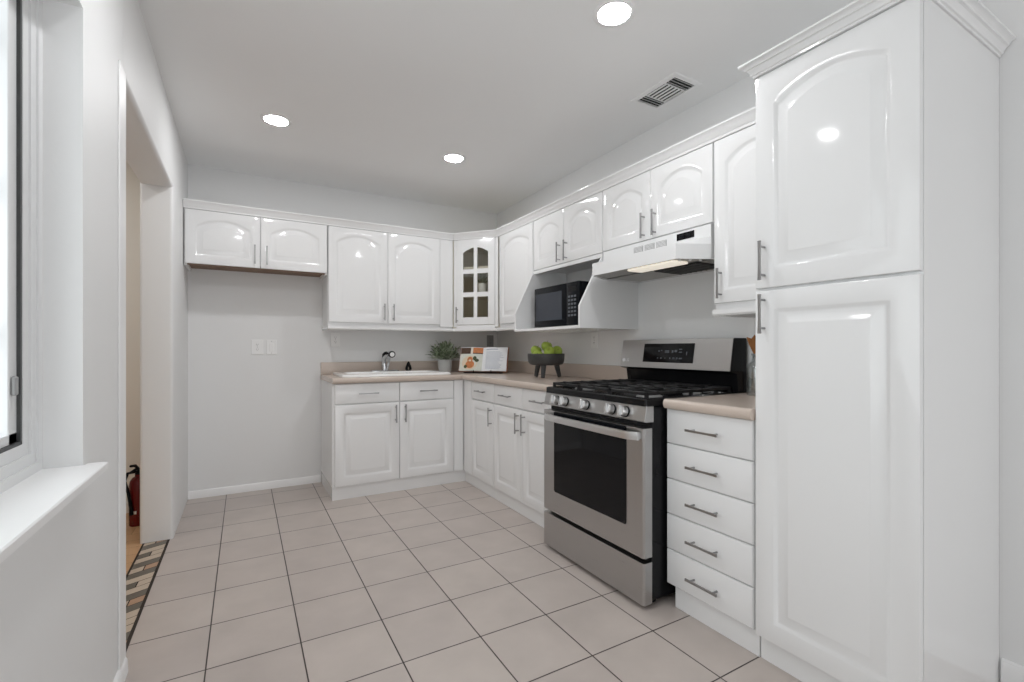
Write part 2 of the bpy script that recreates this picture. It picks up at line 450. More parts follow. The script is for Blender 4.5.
def add_drawer(root, x0, x1, z0, z1):
    d = obj('drawer', drawer_bm(x1 - x0, z1 - z0), M_CAB, root, 30); d.location = (x0, 0, z0)
    h = obj('handle', copy_bm(HH), M_HANDLE, d, 30); h.location = ((x1 - x0) / 2, 0, (z1 - z0) / 2)
    return d
def body(root, x0, x1, y0, y1, z0, z1, name='body'):
    b = nb(); box(b, x0, x1, y0, y1, z0, z1); return obj(name, b, M_CABIN, root, 0)
G = 0.002

# ------------------------------------------------------------------ wall cabinets, back wall (front plane y = 0.43)
UY, UX = 0.43, 1.43
ZT, ZB = 2.118, 1.352
t = thing('wall_cabinet', 'short white two-door wall cabinet over the empty fridge space, brown underside', 'cabinet', (-0.865, UY, 0))
W0 = 0.94
b = nb()
box(b, 0, W0, 0.021, 0.327, 1.752, ZT); box(b, 0, 0.018, 0.021, 0.327, 1.725, 1.752); box(b, W0 - 0.018, W0, 0.021, 0.327, 1.725, 1.752)
obj('body', b, M_CABIN, t, 0)
b = nb(); box(b, 0.018, W0 - 0.018, 0.021, 0.325, 1.746, 1.752); box(b, 0.018, W0 - 0.018, 0.021, 0.033, 1.728, 1.746)
obj('underside', b, M_WOOD_UNDER, t, 0)
add_door(t, 0.006, 0.4685, 1.737, ZT - 0.001, 0.055, 0.433, 1.832)
add_door(t, 0.4715, W0 - 0.004, 1.737, ZT - 0.001, 0.055, 0.512, 1.832)

t = thing('wall_cabinet', 'tall white two-door wall cabinet above the sink', 'cabinet', (0.08, UY, 0))
body(t, 0, 1.064, 0.021, 0.327, ZB - 0.03, ZT)
add_door(t, 0.004, 0.4735, ZB, ZT - 0.001, 0.055, 0.441, 1.443)
add_door(t, 0.4765, 0.940, ZB, ZT - 0.001, 0.055, 0.519, 1.443)
b = nb(); box(b, 0.943, 1.064, 0.004, 0.021, ZB - 0.02, ZT, bev=0.001); obj('filler_strip', b, M_CAB, t, 0)

# diagonal corner cabinet with the glazed door
P0, P1 = Vector((1.150, UY)), Vector((UX, 0.100))
ang = math.atan2(P1.y - P0.y, P1.x - P0.x); DL = (P1 - P0).length
t = thing('corner_cabinet', 'white diagonal corner wall cabinet with an arched six-pane glass door', 'cabinet', (P0.x, P0.y, 0), ang)
def pent(o=0.0): return [(1.152, 0.460), (1.462, 0.100), (1.757, 0.100), (1.764, 0.754), (1.152, 0.754)]
b = nb()
prism(b, pent(), 'z', ZT - 0.018, ZT); prism(b, pent(), 'z', ZB - 0.03, ZB - 0.008)
box(b, 1.150, 1.166, 0.46, 0.752, ZB - 0.008, ZT - 0.018); box(b, 1.46, 1.755, 0.102, 0.118, ZB - 0.008, ZT - 0.018)
box(b, 1.150, 1.762, 0.738, 0.754, ZB - 0.008, ZT - 0.018); box(b, 1.740, 1.756, 0.100, 0.738, ZB - 0.008, ZT - 0.018)
obj('body', b, M_CABDARK, t, 0, world=True)
b = nb()
for z in (1.625, 1.862): prism(b, [(1.168, 0.47), (1.478, 0.12), (1.738, 0.12), (1.738, 0.736), (1.168, 0.736)], 'z', z, z + 0.016)
obj('shelf', b, M_CABDARK, t, 0, world=True)
b = nb()
fs = 0.028
box(b, 0.0, fs, 0.004, 0.022, ZB - 0.02, ZT, bev=0.001); box(b, DL - fs, DL, 0.004, 0.022, ZB - 0.02, ZT, bev=0.001)
box(b, fs, DL - fs, 0.004, 0.022, ZB - 0.031, ZB - 0.003, bev=0.001)
obj('face_frame', b, M_CAB, t, 0)
def glass_door(root):
    x0, x1, z0, z1 = 0.030, DL - 0.030, ZB, ZT - 0.001
    wd, ht = x1 - x0, z1 - z0
    d = nb()
    gl, gr = 0.064, wd - 0.064       # glazed opening
    gb, gt = 0.066, ht - 0.075
    box(d, 0, gl, 0, 0.02, 0, ht, bev=0.002); box(d, gr, wd, 0, 0.02, 0, ht, bev=0.002)
    box(d, gl, gr, 0.0008, 0.02, 0, gb); 
    # arched head rail
    N = 14; rise = 0.045
    pts = [(gl, ht), (gl, gt - rise)] + [(gl + (gr - gl) * i / N, gt - rise + rise * (1 - abs(1 - 2 * i / N) ** 2)) for i in range(1, N)] + [(gr, gt - rise), (gr, ht)]
    for a, c in zip(pts[1:-1], pts[2:-1]):
        prism(d, [(a[0], a[1]), (c[0], c[1]), (c[0], ht), (a[0], ht)], 'y', 0.0008, 0.02)
    xm = wd / 2; bw = 0.017
    box(d, xm - bw, xm + bw, 0.002, 0.016, gb, gt)
    hgt = (gt - gb)
    for k in (1, 2):
        z = gb + hgt * k / 3 - 0.004
        box(d, gl, xm - bw, 0.002, 0.016, z - 0.021, z + 0.021); box(d, xm + bw, gr, 0.002, 0.016, z - 0.021, z + 0.021)
    dd = obj('door', d, M_CAB, root, 0); dd.location = (x0, 0, z0)
    p = nb(); box(p, gl - 0.004, gr + 0.004, 0.0085, 0.0115, gb - 0.004, gt + 0.004)
    obj('glass_pane', p, M_CABGLASS, dd, 0)
    h = obj('handle', copy_bm(HV), M_HANDLE, dd, 30); h.location = (0.012, 0, 1.440 - z0)
glass_door(t)

# ------------------------------------------------------------------ wall cabinets, right wall (front plane x = 1.43); local x = y0 - y
def RT(name, label, cat, y0, x=UX): return thing(name, label, cat, (x, y0, 0), RW)
t = RT('wall_cabinet', 'narrow white one-door wall cabinet between the glass corner cabinet and the microwave nook', 'cabinet', 0.098)
body(t, 0.0, 0.574, 0.021, 0.320, ZB - 0.03, ZT)
add_door(t, 0.022, 0.566, ZB, ZT - 0.001, 0.055)

t = RT('microwave_cabinet', 'white two-door wall cabinet with an open slant-sided nook holding the microwave', 'cabinet', -0.477)
WM = 0.800
body(t, 0, WM, 0.021, 0.307, 1.735, ZT)
b = nb(); box(b, 0.0, WM, 0.0, 0.021, 1.706, 1.732, bev=0.002); obj('rail', b, M_CAB, t, 0)
add_door(t, 0.003, 0.391, 1.737, ZT - 0.001, 0.055, 0.353, 1.815)
add_door(t, 0.394, WM - 0.003, 1.737, ZT - 0.001, 0.055, 0.436, 1.815)
sidep = [(0.307, 1.264), (-0.165, 1.264), (-0.165, 1.400), (-0.012, 1.706), (0.021, 1.735), (0.307, 1.735)]
for x0 in (0.0, WM - 0.016):
    b = nb(); prism(b, sidep if x0 == 0 else [(0.307, 1.264), (-0.172, 1.264), (-0.172, 1.400), (-0.06, 1.60), (0.0, 1.70), (0.021, 1.735), (0.307, 1.735)], 'x', x0, x0 + 0.016); obj('side_panel', b, M_CAB, t, 0)
b = nb(); box(b, 0.016, WM - 0.016, -0.165, 0.307, 1.264, 1.282, bev=0.001); obj('shelf', b, M_CAB, t, 0)

t = RT('wall_cabinet', 'white two-door wall cabinet directly above the range hood', 'cabinet', -1.280)
WH = 0.792
body(t, 0, WH, 0.021, 0.307, 1.738, ZT)
add_door(t, 0.003, 0.393, 1.741, ZT - 0.001, 0.055, 0.354, 1.818)
add_door(t, 0.396, WH - 0.003, 1.741, ZT - 0.001, 0.055, 0.435, 1.818)

t = RT('wall_cabinet', 'tall white one-door wall cabinet between the range hood and the pantry', 'cabinet', -2.074)
body(t, 0, 0.405, 0.021, 0.307, ZB - 0.03, ZT)
add_door(t, 0.003, 0.401, ZB, ZT - 0.001, 0.055, 0.043, 1.441)

# mouldings along the cabinets
def sweep(bm, path, prof, closed_ends=True):
    """prof (out, z) swept along a plan polyline; out is to the right-hand side of travel"""
    n = len(path); rings = []
    for i, p in enumerate(path):
        p = Vector(p)
        d0 = (p - Vector(path[i - 1])).normalized() if i > 0 else None
        d1 = (Vector(path[i + 1]) - p).normalized() if i < n - 1 else None
        a = d0 if d0 is not None else d1; c = d1 if d1 is not None else d0
        na, nc = Vector((a.y, -a.x)), Vector((c.y, -c.x))
        m = (na + nc).normalized(); k = 1 / max(0.3, m.dot(na))
        rings.append([(p.x + m.x * k * o, p.y + m.y * k * o, z) for o, z in prof])
    loops(bm, rings)
crown_prof = [(-0.02, ZT), (0.004, ZT), (0.006, ZT + 0.012), (0.010, ZT + 0.016), (0.014, ZT + 0.030), (0.026, ZT + 0.044), (0.032, ZT + 0.050), (0.032, ZT + 0.058), (-0.02, ZT + 0.058)]
b = nb(); sweep(b, [(XL + 0.002, UY), (P0.x, UY), (P1.x, P1.y), (UX, -2.482)], crown_prof)
tag(obj('crown_molding', b, M_CAB, None, 30), 'long white crown molding running along the top of the wall cabinets', 'molding')
rail_prof = [(-0.02, 1.348), (-0.002, 1.348), (0.0, 1.340), (0.006, 1.333), (0.006, 1.300), (0.0, 1.292), (-0.02, 1.292)]
rail_prof = [(o, min(z, ZB - 0.031) if z > 1.33 else z) for o, z in rail_prof]
b = nb(); sweep(b, [(0.088, 0.755), (0.088, UY), (P0.x, UY), (P1.x, P1.y), (UX, -0.474)], [(o + 0.006, z) for o, z in rail_prof])
tag(obj('light_rail', b, M_CAB, None, 30), 'long white light rail under the sink wall cabinets and glass corner cabinet', 'molding')
b = nb(); sweep(b, [(UX, -2.079), (UX, -2.482)], [(o + 0.006, z) for o, z in rail_prof]); box(b, UX, 1.736, -2.09, -2.078, 1.293, 1.32)
tag(obj('light_rail', b, M_CAB, None, 30), 'short white light rail under the wall cabinet beside the pantry', 'molding')

# ------------------------------------------------------------------ pantry
PX = 1.12
t = thing('pantry_cabinet', 'tall glossy white two-door pantry cabinet at the right', 'cabinet', (PX, -2.484, 0), RW)
WP = 0.484
b = nb(); box(b, 0.001, WP, 0.021, 0.610, 0.092, 2.125); obj('body', b, M_CAB, t, 0)
add_door(t, 0.0, WP - 0.002, 1.356, 2.123, 0.05, 0.036, 1.452, m=0.066, raised=0.036)
add_door(t, 0.0, WP - 0.002, 0.096, 1.347, 0.0, 0.036, 1.262, m=0.066, raised=0.036)
b = nb(); box(b, 0.001, WP, 0.035, 0.052, 0, 0.092); box(b, WP - 0.018, WP, 0.052, 0.610, 0, 0.092); obj('toe_kick', b, M_CAB, t, 0)
pc = [(-0.02, 2.126), (0.005, 2.126), (0.006, 2.133), (0.011, 2.135), (0.013, 2.144), (0.020, 2.153), (0.026, 2.155), (0.027, 2.160), (0.034, 2.167), (0.041, 2.169), (0.041, 2.176), (-0.02, 2.176)]
b = nb(); sweep(b, [(1.388, -2.484), (PX, -2.484), (PX, -2.968), (1.728, -2.968)], pc); box(b, PX + 0.018, 1.728, -2.95, -2.50, 2.126, 2.14)
tag(obj('crown_molding', b, M_CAB, None, 30), 'white crown molding wrapping the top of the tall pantry', 'molding')

# ------------------------------------------------------------------ base cabinets
BY, BX = 0.150, 1.125
t = thing('base_cabinet', 'white sink base cabinet with two panel doors and two false drawers', 'cabinet', (0.070, BY, 0))
b = nb(); box(b, 0, 1.060, 0.021, 0.604, 0.098, 0.735); box(b, 0, 0.018, 0.021, 0.604, 0.735, 0.874); box(b, 1.042, 1.060, 0.021, 0.604, 0.735, 0.874); box(b, 0.018, 1.042, 0.021, 0.039, 0.735, 0.874); box(b, 0.018, 1.042, 0.590, 0.604, 0.735, 0.874)
obj('body', b, M_CABIN, t, 0)
b = nb(); box(b, 0, 1.085, 0.026, 0.044, 0, 0.097); box(b, 0.0, 0.018, 0.044, 0.594, 0, 0.097); obj('toe_kick', b, M_CAB, t, 0)
add_door(t, 0.016, 0.502, 0.104, 0.714, 0, 0.470, 0.626, m=0.062)
add_door(t, 0.506, 0.966, 0.104, 0.714, 0, 0.546, 0.626, m=0.062)
add_drawer(t, 0.016, 0.502, 0.720, 0.872); add_drawer(t, 0.506, 0.966, 0.720, 0.872)
b = nb(); box(b, 0.970, 1.057, 0.003, 0.021, 0.104, 0.872, bev=0.001); obj('filler_strip', b, M_CAB, t, 0)

t = thing('base_cabinet', 'white corner base cabinet with one panel door and one drawer, meeting the sink cabinet', 'cabinet', (BX, 0.145, 0), RW)
b = nb(); box(b, 0.0, 0.542, 0.021, 0.615, 0.098, 0.874); box(b, -0.608, 0.0, 0.021, 0.630, 0.098, 0.874); obj('body', b, M_CABIN, t, 0)
b = nb(); box(b, -0.029, 0.542, 0.026, 0.044, 0, 0.097); obj('toe_kick', b, M_CAB, t, 0)
add_door(t, 0.152, 0.543, 0.098, 0.722, 0, 0.517, 0.622, m=0.058)
add_drawer(t, 0.152, 0.543, 0.728, 0.872)
b = nb(); box(b, 0.004, 0.149, 0.002, 0.021, 0.098, 0.872, bev=0.001); obj('filler_strip', b, M_CAB, t, 0)

t = thing('base_cabinet', 'white base cabinet with two panel doors and two drawers left of the range', 'cabinet', (BX, -0.399, 0), RW)
body(t, 0.0, 0.855, 0.021, 0.610, 0.098, 0.874)
b = nb(); box(b, 0, 0.855, 0.026, 0.044, 0, 0.097); obj('toe_kick', b, M_CAB, t, 0)
add_door(t, 0.002, 0.416, 0.098, 0.722, 0, 0.376, 0.63, m=0.058); add_door(t, 0.419, 0.853, 0.098, 0.722, 0, 0.457, 0.63, m=0.058)
add_drawer(t, 0.002, 0.416, 0.728, 0.872); add_drawer(t, 0.419, 0.853, 0.728, 0.872)

t = thing('drawer_cabinet', 'white five-drawer base cabinet between the range and the pantry', 'cabinet', (BX, -2.063, 0), RW)
WD = 0.414
body(t, 0.004, WD, 0.021, 0.610, 0.098, 0.874)
b = nb(); box(b, 0.030, WD + 0.004, 0.026, 0.044, 0, 0.097); box(b, 0.030, 0.048, 0.044, 0.61, 0, 0.097); obj('toe_kick', b, M_CAB, t, 0)
for k in range(5):
    z = 0.099 + k * 0.1555
    add_drawer(t, 0.0, WD - 0.006, z + 0.0015, z + 0.1535)

# ------------------------------------------------------------------ countertops
CT0, CT1 = 0.876, 0.918
def nose(n=6, r=0.019):
    # front edge profile, out = towards the room; half-round
    zc = (CT0 + CT1) / 2; hh = (CT1 - CT0) / 2
    return [(-0.03, CT0), (-0.012, CT0)] + [(-0.012 + 0.012 * math.cos(a), zc + hh * math.sin(a)) for a in [(-PI / 2) + PI * i / 8 for i in range(1, 8)]] + [(-0.012, CT1), (-0.03, CT1)]
SX0, SX1, SY0, SY1 = 0.185, 1.010, 0.235, 0.690     # sink cut-out
b = nb()
EY, EX = 0.128, 1.098
box(b, 0.066, SX0, EY + 0.03, YB - 0.002, CT0, CT1); box(b, SX0, SX1, EY + 0.03, SY0, CT0, CT1); box(b, SX0, SX1, SY1, YB - 0.002, CT0, CT1)
prism(b, [(SX1, EY + 0.03), (wx(EY) - 0.002, EY + 0.03), (wx(YB) - 0.002, YB - 0.002), (SX1, YB - 0.002)], 'z', CT0, CT1); prism(b, [(EX + 0.03, -1.262), (1.736, -1.262), (wx(EY) - 0.002, EY + 0.03), (EX + 0.03, EY + 0.03)], 'z', CT0, CT1)
sweep(b, [(0.066, EY), (EX, EY), (EX, -1.262)], nose())
ct = tag(obj('countertop', b, M_LAM, None, 30), 'pink-beige laminate L-shaped countertop around the sink and corner', 'countertop')
b = nb(); box(b, 0.066, XR - 0.022, YB - 0.022, YB - 0.002, CT1, 1.020, bev=0.003); prism(b, [(1.716, -1.262), (1.736, -1.262), (wx(YB) - 0.002, YB - 0.002), (wx(YB) - 0.022, YB - 0.002)], 'z', CT1, 1.020, bev=0.003)
obj('backsplash', b, M_LAM, ct, 30)
b = nb()
box(b, EX + 0.03, 1.736, -2.480, -2.074, CT0, CT1)
sweep(b, [(1.70, -2.058), (EX + 0.012, -2.058), (EX, -2.070), (EX, -2.480)], nose())
ct2 = tag(obj('countertop', b, M_LAM, None, 30), 'short pink-beige laminate countertop on the five-drawer cabinet', 'countertop')
b = nb(); box(b, 1.716, 1.736, -2.480, -2.074, CT1, 1.020, bev=0.003); obj('backsplash', b, M_LAM, ct2, 30)

# ------------------------------------------------------------------ sink and fittings
def rr(x0, x1, y0, y1, r, z, n=5):
    out = []
    for cx, cy, a in ((x1 - r, y0 + r, -PI / 2), (x1 - r, y1 - r, 0), (x0 + r, y1 - r, PI / 2), (x0 + r, y0 + r, PI)):
        for i in range(n + 1):
            q = a + PI / 2 * i / n; out.append((cx + r * math.cos(q), cy + r * math.sin(q), z))
    return out
t = thing('sink', 'white drop-in porcelain kitchen sink set in the countertop', 'sink', (0.5975, 0.46, 0.918))
b = nb()
ox0, ox1, oy0, oy1 = 0.150, 1.045, 0.196, 0.716
ix0, ix1, iy0, iy1 = 0.215, 0.975, 0.265, 0.590
loops(b, [rr(SX0 + .01, SX1 - .01, SY0 + .01, SY1 - .01, 0.05, 0.905), rr(SX0 + .01, SX1 - .01, SY0 + .01, SY1 - .01, 0.05, 0.9185),
          rr(ox0, ox1, oy0, oy1, 0.05, 0.9185), rr(ox0, ox1, oy0, oy1, 0.05, 0.926), rr(ox0 + .008, ox1 - .008, oy0 + .008, oy1 - .008, 0.05, 0.938),
          rr(ix0, ix1, iy0, iy1, 0.06, 0.938), rr(ix0 + .01, ix1 - .01, iy0 + .01, iy1 - .01, 0.06, 0.922), rr(ix0 + .02, ix1 - .02, iy0 + .02, iy1 - .02, 0.06, 0.78),
          rr(ix0 + .05, ix1 - .05, iy0 + .05, iy1 - .05, 0.06, 0.755)], cap0=False)
obj('basin', b, M_PORC, t, 40, world=True)
b = nb(); lathe(b, [(0, 0), (0.042, 0), (0.045, 0.003), (0.03, 0.004), (0, 0.002)], (0.595, 0.43, 0.7555), 20); obj('drain', b, M_CHROME, t, 40, world=True)

t = thing('faucet', 'chrome single-lever kitchen faucet with pull-out spray head on the sink', 'faucet', (0.588, 0.655, 0.9385))
b = nb(); loops(b, [rr(-0.125, 0.125, -0.026, 0.026, 0.024, 0.0), rr(-0.125, 0.125, -0.026, 0.026, 0.024, 0.006), rr(-0.118, 0.118, -0.02, 0.02, 0.018, 0.010)]); obj('deck_plate', b, M_CHROME, t, 40)
b = nb(); tube(b, [(0, 0, 0.008), (-0.004, 0, 0.03), (-0.010, 0, 0.07), (-0.008, -0.004, 0.105), (0.004, -0.016, 0.135), (0.016, -0.03, 0.15)], [0.027, 0.024, 0.022, 0.023, 0.022, 0.019], 16); obj('body', b, M_CHROME, t, 50)
b = nb(); tube(b, [(0.008, -0.02, 0.146), (0.022, -0.05, 0.156), (0.028, -0.085, 0.156), (0.028, -0.125, 0.150)], [0.017, 0.020, 0.025, 0.029], 18)
sp = obj('spray_head', b, M_CHROME, t, 50)
b = nb(); cyl(b, (0.028, -0.124, 0.1502), (0.0278, -0.131, 0.1490), 0.0295, 18); obj('rim', b, M_BPLAST, sp, 40)
b = nb(); cyl(b, (0.0278, -0.1305, 0.1492), (0.0278, -0.135, 0.1485), 0.020, 18); obj('spray_face', b, M_PLATE, sp, 40)
b = nb(); tube(b, [(-0.008, 0.0, 0.12), (-0.012, -0.016, 0.148), (-0.006, -0.03, 0.158), (0.006, -0.04, 0.164)], [0.018, 0.016, 0.014, 0.012], 12); obj('lever', b, M_BPLAST, t, 50)
b = nb(); tube(b, [(0.022, -0.06, 0.135), (0.018, -0.05, 0.08), (0.014, -0.03, 0.03), (0.012, -0.012, 0.012)], [0.014, 0.012, 0.011, 0.013], 12); obj('spout_stay', b, M_CHROME, t, 50)

t = thing('sprayer_base', 'small black two-pronged sprayer fitting behind the sink right of the faucet', 'sink fitting', (0.802, 0.655, 0.9385))
b = nb(); lathe(b, [(0, 0), (0.022, 0), (0.022, 0.004), (0.016, 0.008), (0, 0.009)], seg=18); obj('flange', b, M_BPLAST, t, 40)
b = nb()
for s in (-1, 1): tube(b, [(s * 0.019, 0, 0.006), (s * 0.017, 0, 0.022), (s * 0.010, 0, 0.045), (0, 0, 0.062)], [0.012, 0.012, 0.013, 0.010], 10)
lathe(b, [(0.014, 0.035), (0.020, 0.050), (0.013, 0.070), (0.004, 0.082), (0, 0.084)], seg=14)
obj('nozzle', b, M_BPLAST, t, 50)

# ------------------------------------------------------------------ range (local x -0.39..0.39 towards the camera, local y into the wall, front y = 0)
t = thing('gas_range', 'stainless steel and black freestanding gas range with five knobs', 'range', (1.0, -1.661, 0), RW)
RWD = 0.3925
b = nb(); box(b, -0.388, 0.388, 0.050, 0.715, 0.030, 0.884, bev=0.003)
obj('body', b, M_BLACK, t, 0)
for sx in (-0.34, 0.34):
    for sy in (0.10, 0.66):
        b = nb(); lathe(b, [(0, 0), (0.02, 0), (0.02, 0.012), (0.011, 0.014), (0.011, 0.032), (0, 0.032)], (sx, sy, 0), 14); obj('foot', b, M_BPLAST, t, 40)
b = nb(); loops(b, [[(x, y, z) for x, y in ((-RWD, 0.049), (-RWD, 0.008), (-RWD + 0.008, 0.0), (RWD - 0.008, 0.0), (RWD, 0.008), (RWD, 0.049))] for z in (0.022, 0.204)])
obj('warming_drawer', b, M_STEEL, t, 20)
b = nb(); loops(b, [[(x, y, z) for x, y in ((-RWD, 0.049), (-RWD, 0.008), (-RWD + 0.008, 0.0), (RWD - 0.008, 0.0), (RWD, 0.008), (RWD, 0.049))] for z in (0.226, 0.790)])
od = obj('oven_door', b, M_STEEL, t, 20)
b = nb(); loops(b, [[(x, y, z) for x, _, z in rr(-0.284, 0.286, 0, 1, 0.0001, 0.0)] if False else [(p[0], y, p[1]) for p in [(q[0], q[1]) for q in rr(-0.284, 0.286, 0.342, 0.789, 0.012, 0)]] for y in (0.004, -0.0015)])
wn = obj('window', b, M_BGLASS, od, 0)
b = nb(); box(b, -0.284, 0.286, -0.0030, -0.0016, 0.762, 0.784); obj('vent_strip', b, M_BPLAST, od, 0)
# bowed flat handle
b = nb(); rings = []
for i in range(17):
    q = -1 + 2 * i / 16; x = 0.012 + q * 0.362
    yo = -0.034 - 0.006 * (1 - q * q) + 0.020 * max(0, (abs(q) - 0.86) / 0.14) ** 2
    hh = 0.0175
    rings.append([(x, yo - 0.006, 0.757 - hh), (x, yo - 0.008, 0.757), (x, yo - 0.006, 0.757 + hh), (x, yo + 0.006, 0.757 + hh), (x, yo + 0.006, 0.757 - hh)])
loops(b, rings)
for sx in (-0.335, 0.359): box(b, sx - 0.014, sx + 0.014, -0.016, 0.0, 0.745, 0.769)
obj('handle', b, M_STEELB, od, 30)
b = nb(); prism(b, [(0.012, 0.8155), (0.004, 0.820), (0.018, 0.886), (0.06, 0.886), (0.06, 0.8155)], 'x', -RWD, RWD, bev=0.002)
cp = obj('control_panel', b, M_STEEL, t, 20)
tilt = math.atan2(0.014, 0.066)
for kx in (-0.272, -0.190, -0.014, 0.178, 0.268):
    b = nb(); Mk = Matrix.Translation((kx, 0.0105, 0.851)) @ Matrix.Rotation(PI / 2 - tilt, 4, 'X')
    tt = nb(); lathe(tt, [(0.0, -0.0), (0.026, 0.0), (0.026, 0.006), (0, 0.006)], seg=22, mi=1); lathe(tt, [(0, 0.006), (0.024, 0.006), (0.0245, 0.010), (0.0225, 0.030), (0.020, 0.034), (0, 0.034)], seg=22, mi=0)
    box(tt, -0.006, 0.006, -0.024, 0.024, 0.028, 0.044, bev=0.0015, mi=0)
    merge(b, tt, None, Mk)
    obj('knob', b, [M_STEELB, M_BPLAST], t, 40)
b = nb()
loops(b, [rr(-0.390, 0.390, 0.014, 0.690, 0.01, 0.8865), rr(-0.390, 0.390, 0.014, 0.690, 0.012, 0.914), rr(-0.384, 0.384, 0.020, 0.684, 0.012, 0.919),
          rr(-0.366, 0.366, 0.050, 0.640, 0.02, 0.919), rr(-0.358, 0.358, 0.058, 0.632, 0.02, 0.905)])
obj('cooktop', b, M_BLACK, t, 30)
for bx, by, br_ in ((-0.245, 0.185, 0.045), (-0.245, 0.49, 0.036), (0, 0.335, 0.050), (0.245, 0.185, 0.050), (0.245, 0.49, 0.036)):
    b = nb(); lathe(b, [(0, 0.9045), (br_ + 0.012, 0.9045), (br_ + 0.010, 0.914), (br_, 0.917), (br_, 0.920), (0, 0.920)], (bx, by, 0), 24); bu = obj('burner', b, M_GPLATE, t, 40)
    b = nb(); lathe(b, [(0, 0.920), (br_ - 0.003, 0.920), (br_ - 0.001, 0.925), (br_ - 0.006, 0.929), (0, 0.930)], (bx, by, 0), 24); obj('burner_cap', b, M_IRON, bu, 40)
for gx0, gx1, c in ((-0.362, -0.124, -0.245), (-0.118, 0.118, 0.0), (0.124, 0.362, 0.245)):
    b = nb(); z0, z1 = 0.930, 0.945; th = 0.006
    y0g, y1g = 0.045, 0.640
    for x in (gx0 + th, gx1 - th): box(b, x - th, x + th, y0g, y1g, z0, z1, bev=0.002)
    for y in (y0g + th, (y0g + y1g) / 2, y1g - th): box(b, gx0, gx1, y - th, y + th, z0, z1, bev=0.002)
    box(b, c - th, c + th, y0g, y1g, z0 + 0.002, z1 + 0.003, bev=0.002)
    for y in (0.12, 0.25, 0.42, 0.55):
        box(b, gx0, c - 0.03, y - 0.005, y + 0.005, z0 + 0.002, z1 + 0.003, bev=0.002); box(b, c + 0.03, gx1, y - 0.005, y + 0.005, z0 + 0.002, z1 + 0.003, bev=0.002)
    for x in (gx0 + th, gx1 - th):
        for y in (y0g + 0.008, (y0g + y1g) / 2, y1g - 0.008): box(b, x - 0.007, x + 0.007, y - 0.007, y + 0.007, 0.9045 if 0.06 < y < 0.62 else 0.9195, z0 + 0.002)
    obj('grate', b, M_IRON, t, 20)
# backguard
b = nb()
prism(b, [(0.655, 0.915), (0.640, 1.010), (0.590, 1.022), (0.615, 1.186), (0.625, 1.192), (0.718, 1.192), (0.718, 0.80), (0.70, 0.80), (0.70, 0.915)], 'x', -0.390, 0.390)
obj('backguard', b, M_BLACK, t, 20)
b = nb(); prism(b, [(0.5855, 1.026), (0.6125, 1.190), (0.6185, 1.1915), (0.6165, 1.184), (0.5905, 1.025)], 'x', -0.389, 0.389)
bp_ = obj('backguard_panel', b, M_STEEL, t, 20)
def on_panel(u, v, off=0.0):   # u local x, v 0..1 up the sloping panel face
    p = Vector((u, 0.5855 + (0.6125 - 0.5855) * v, 1.026 + (1.190 - 1.026) * v)); n = Vector((0, -0.164, 0.027)).normalized()
    return p + n * off
def panel_quad(bm, u0, u1, v0, v1, off, th=0.001, mi=0):
    loops(bm, [[on_panel(u, v, o) for u, v in ((u0, v0), (u1, v0), (u1, v1), (u0, v1))] for o in (off - th, off)], mi=mi)
b = nb(); panel_quad(b, -0.200, 0.165, 0.20, 0.86, 0.0012, 0.001); dp = obj('display', b, M_BGLASS, bp_, 0)
for u, wd_, v, hh in ((-0.105, 0.012, 0.60, 0.05), (-0.085, 0.008, 0.62, 0.03), (-0.045, 0.030, 0.58, 0.09), (-0.005, 0.012, 0.58, 0.09), (0.018, 0.018, 0.60, 0.08), (0.050, 0.022, 0.66, 0.03), (0.050, 0.022, 0.56, 0.03), (0.094, 0.006, 0.52, 0.12),
                     (-0.110, 0.008, 0.35, 0.035), (-0.085, 0.010, 0.35, 0.05), (-0.055, 0.006, 0.35, 0.035), (-0.020, 0.008, 0.35, 0.05), (0.006, 0.014, 0.35, 0.06), (0.030, 0.010, 0.35, 0.06), (0.055, 0.020, 0.35, 0.05)):
    u += 0.025; b = nb()
    panel_quad(b, u - wd_ / 2, u + wd_ / 2, v - hh / 2, v + hh / 2, 0.0020, 0.0006)
    obj('display_symbol', b, M_DIMMARK, bp_, 0)
# maker's mark at the lower left of the panel: disc and two letters
def text_bm(s, size, M):
    cu = bpy.data.curves.new('txt', 'FONT'); cu.body = s; cu.size = size; cu.extrude = 0.0004; cu.resolution_u = 2
    o = bpy.data.objects.new('lettering', cu); C.objects.link(o)
    dg = bpy.context.evaluated_depsgraph_get(); dg.update()
    me = bpy.data.meshes.new_from_object(o.evaluated_get(dg))
    tb = nb(); tb.from_mesh(me); bpy.data.objects.remove(o); bpy.data.meshes.remove(me)
    b = nb(); merge(b, tb, 0, M); return b
nrm = Vector((0, -0.164, 0.027)).normalized(); upv = Vector((0, 0.027, 0.164)).normalized()
F3 = Matrix(((1, 0, 0), (0, 1, 0), (0, 0, 1))).to_4x4()
def frame_at(p):
    M = Matrix.Identity(4)
    M.col[0] = (1, 0, 0, 0); M.col[1] = (*upv, 0); M.col[2] = (*nrm, 0); M.col[3] = (*p, 1); return M
b = text_bm('LG', 0.026, frame_at(on_panel(-0.348, 0.20, 0.0012)))
cyl(b, on_panel(-0.362, 0.255, 0.0), on_panel(-0.362, 0.255, 0.002), 0.0115, 20)
obj('logo', b, M_GREYMARK, bp_, 0)

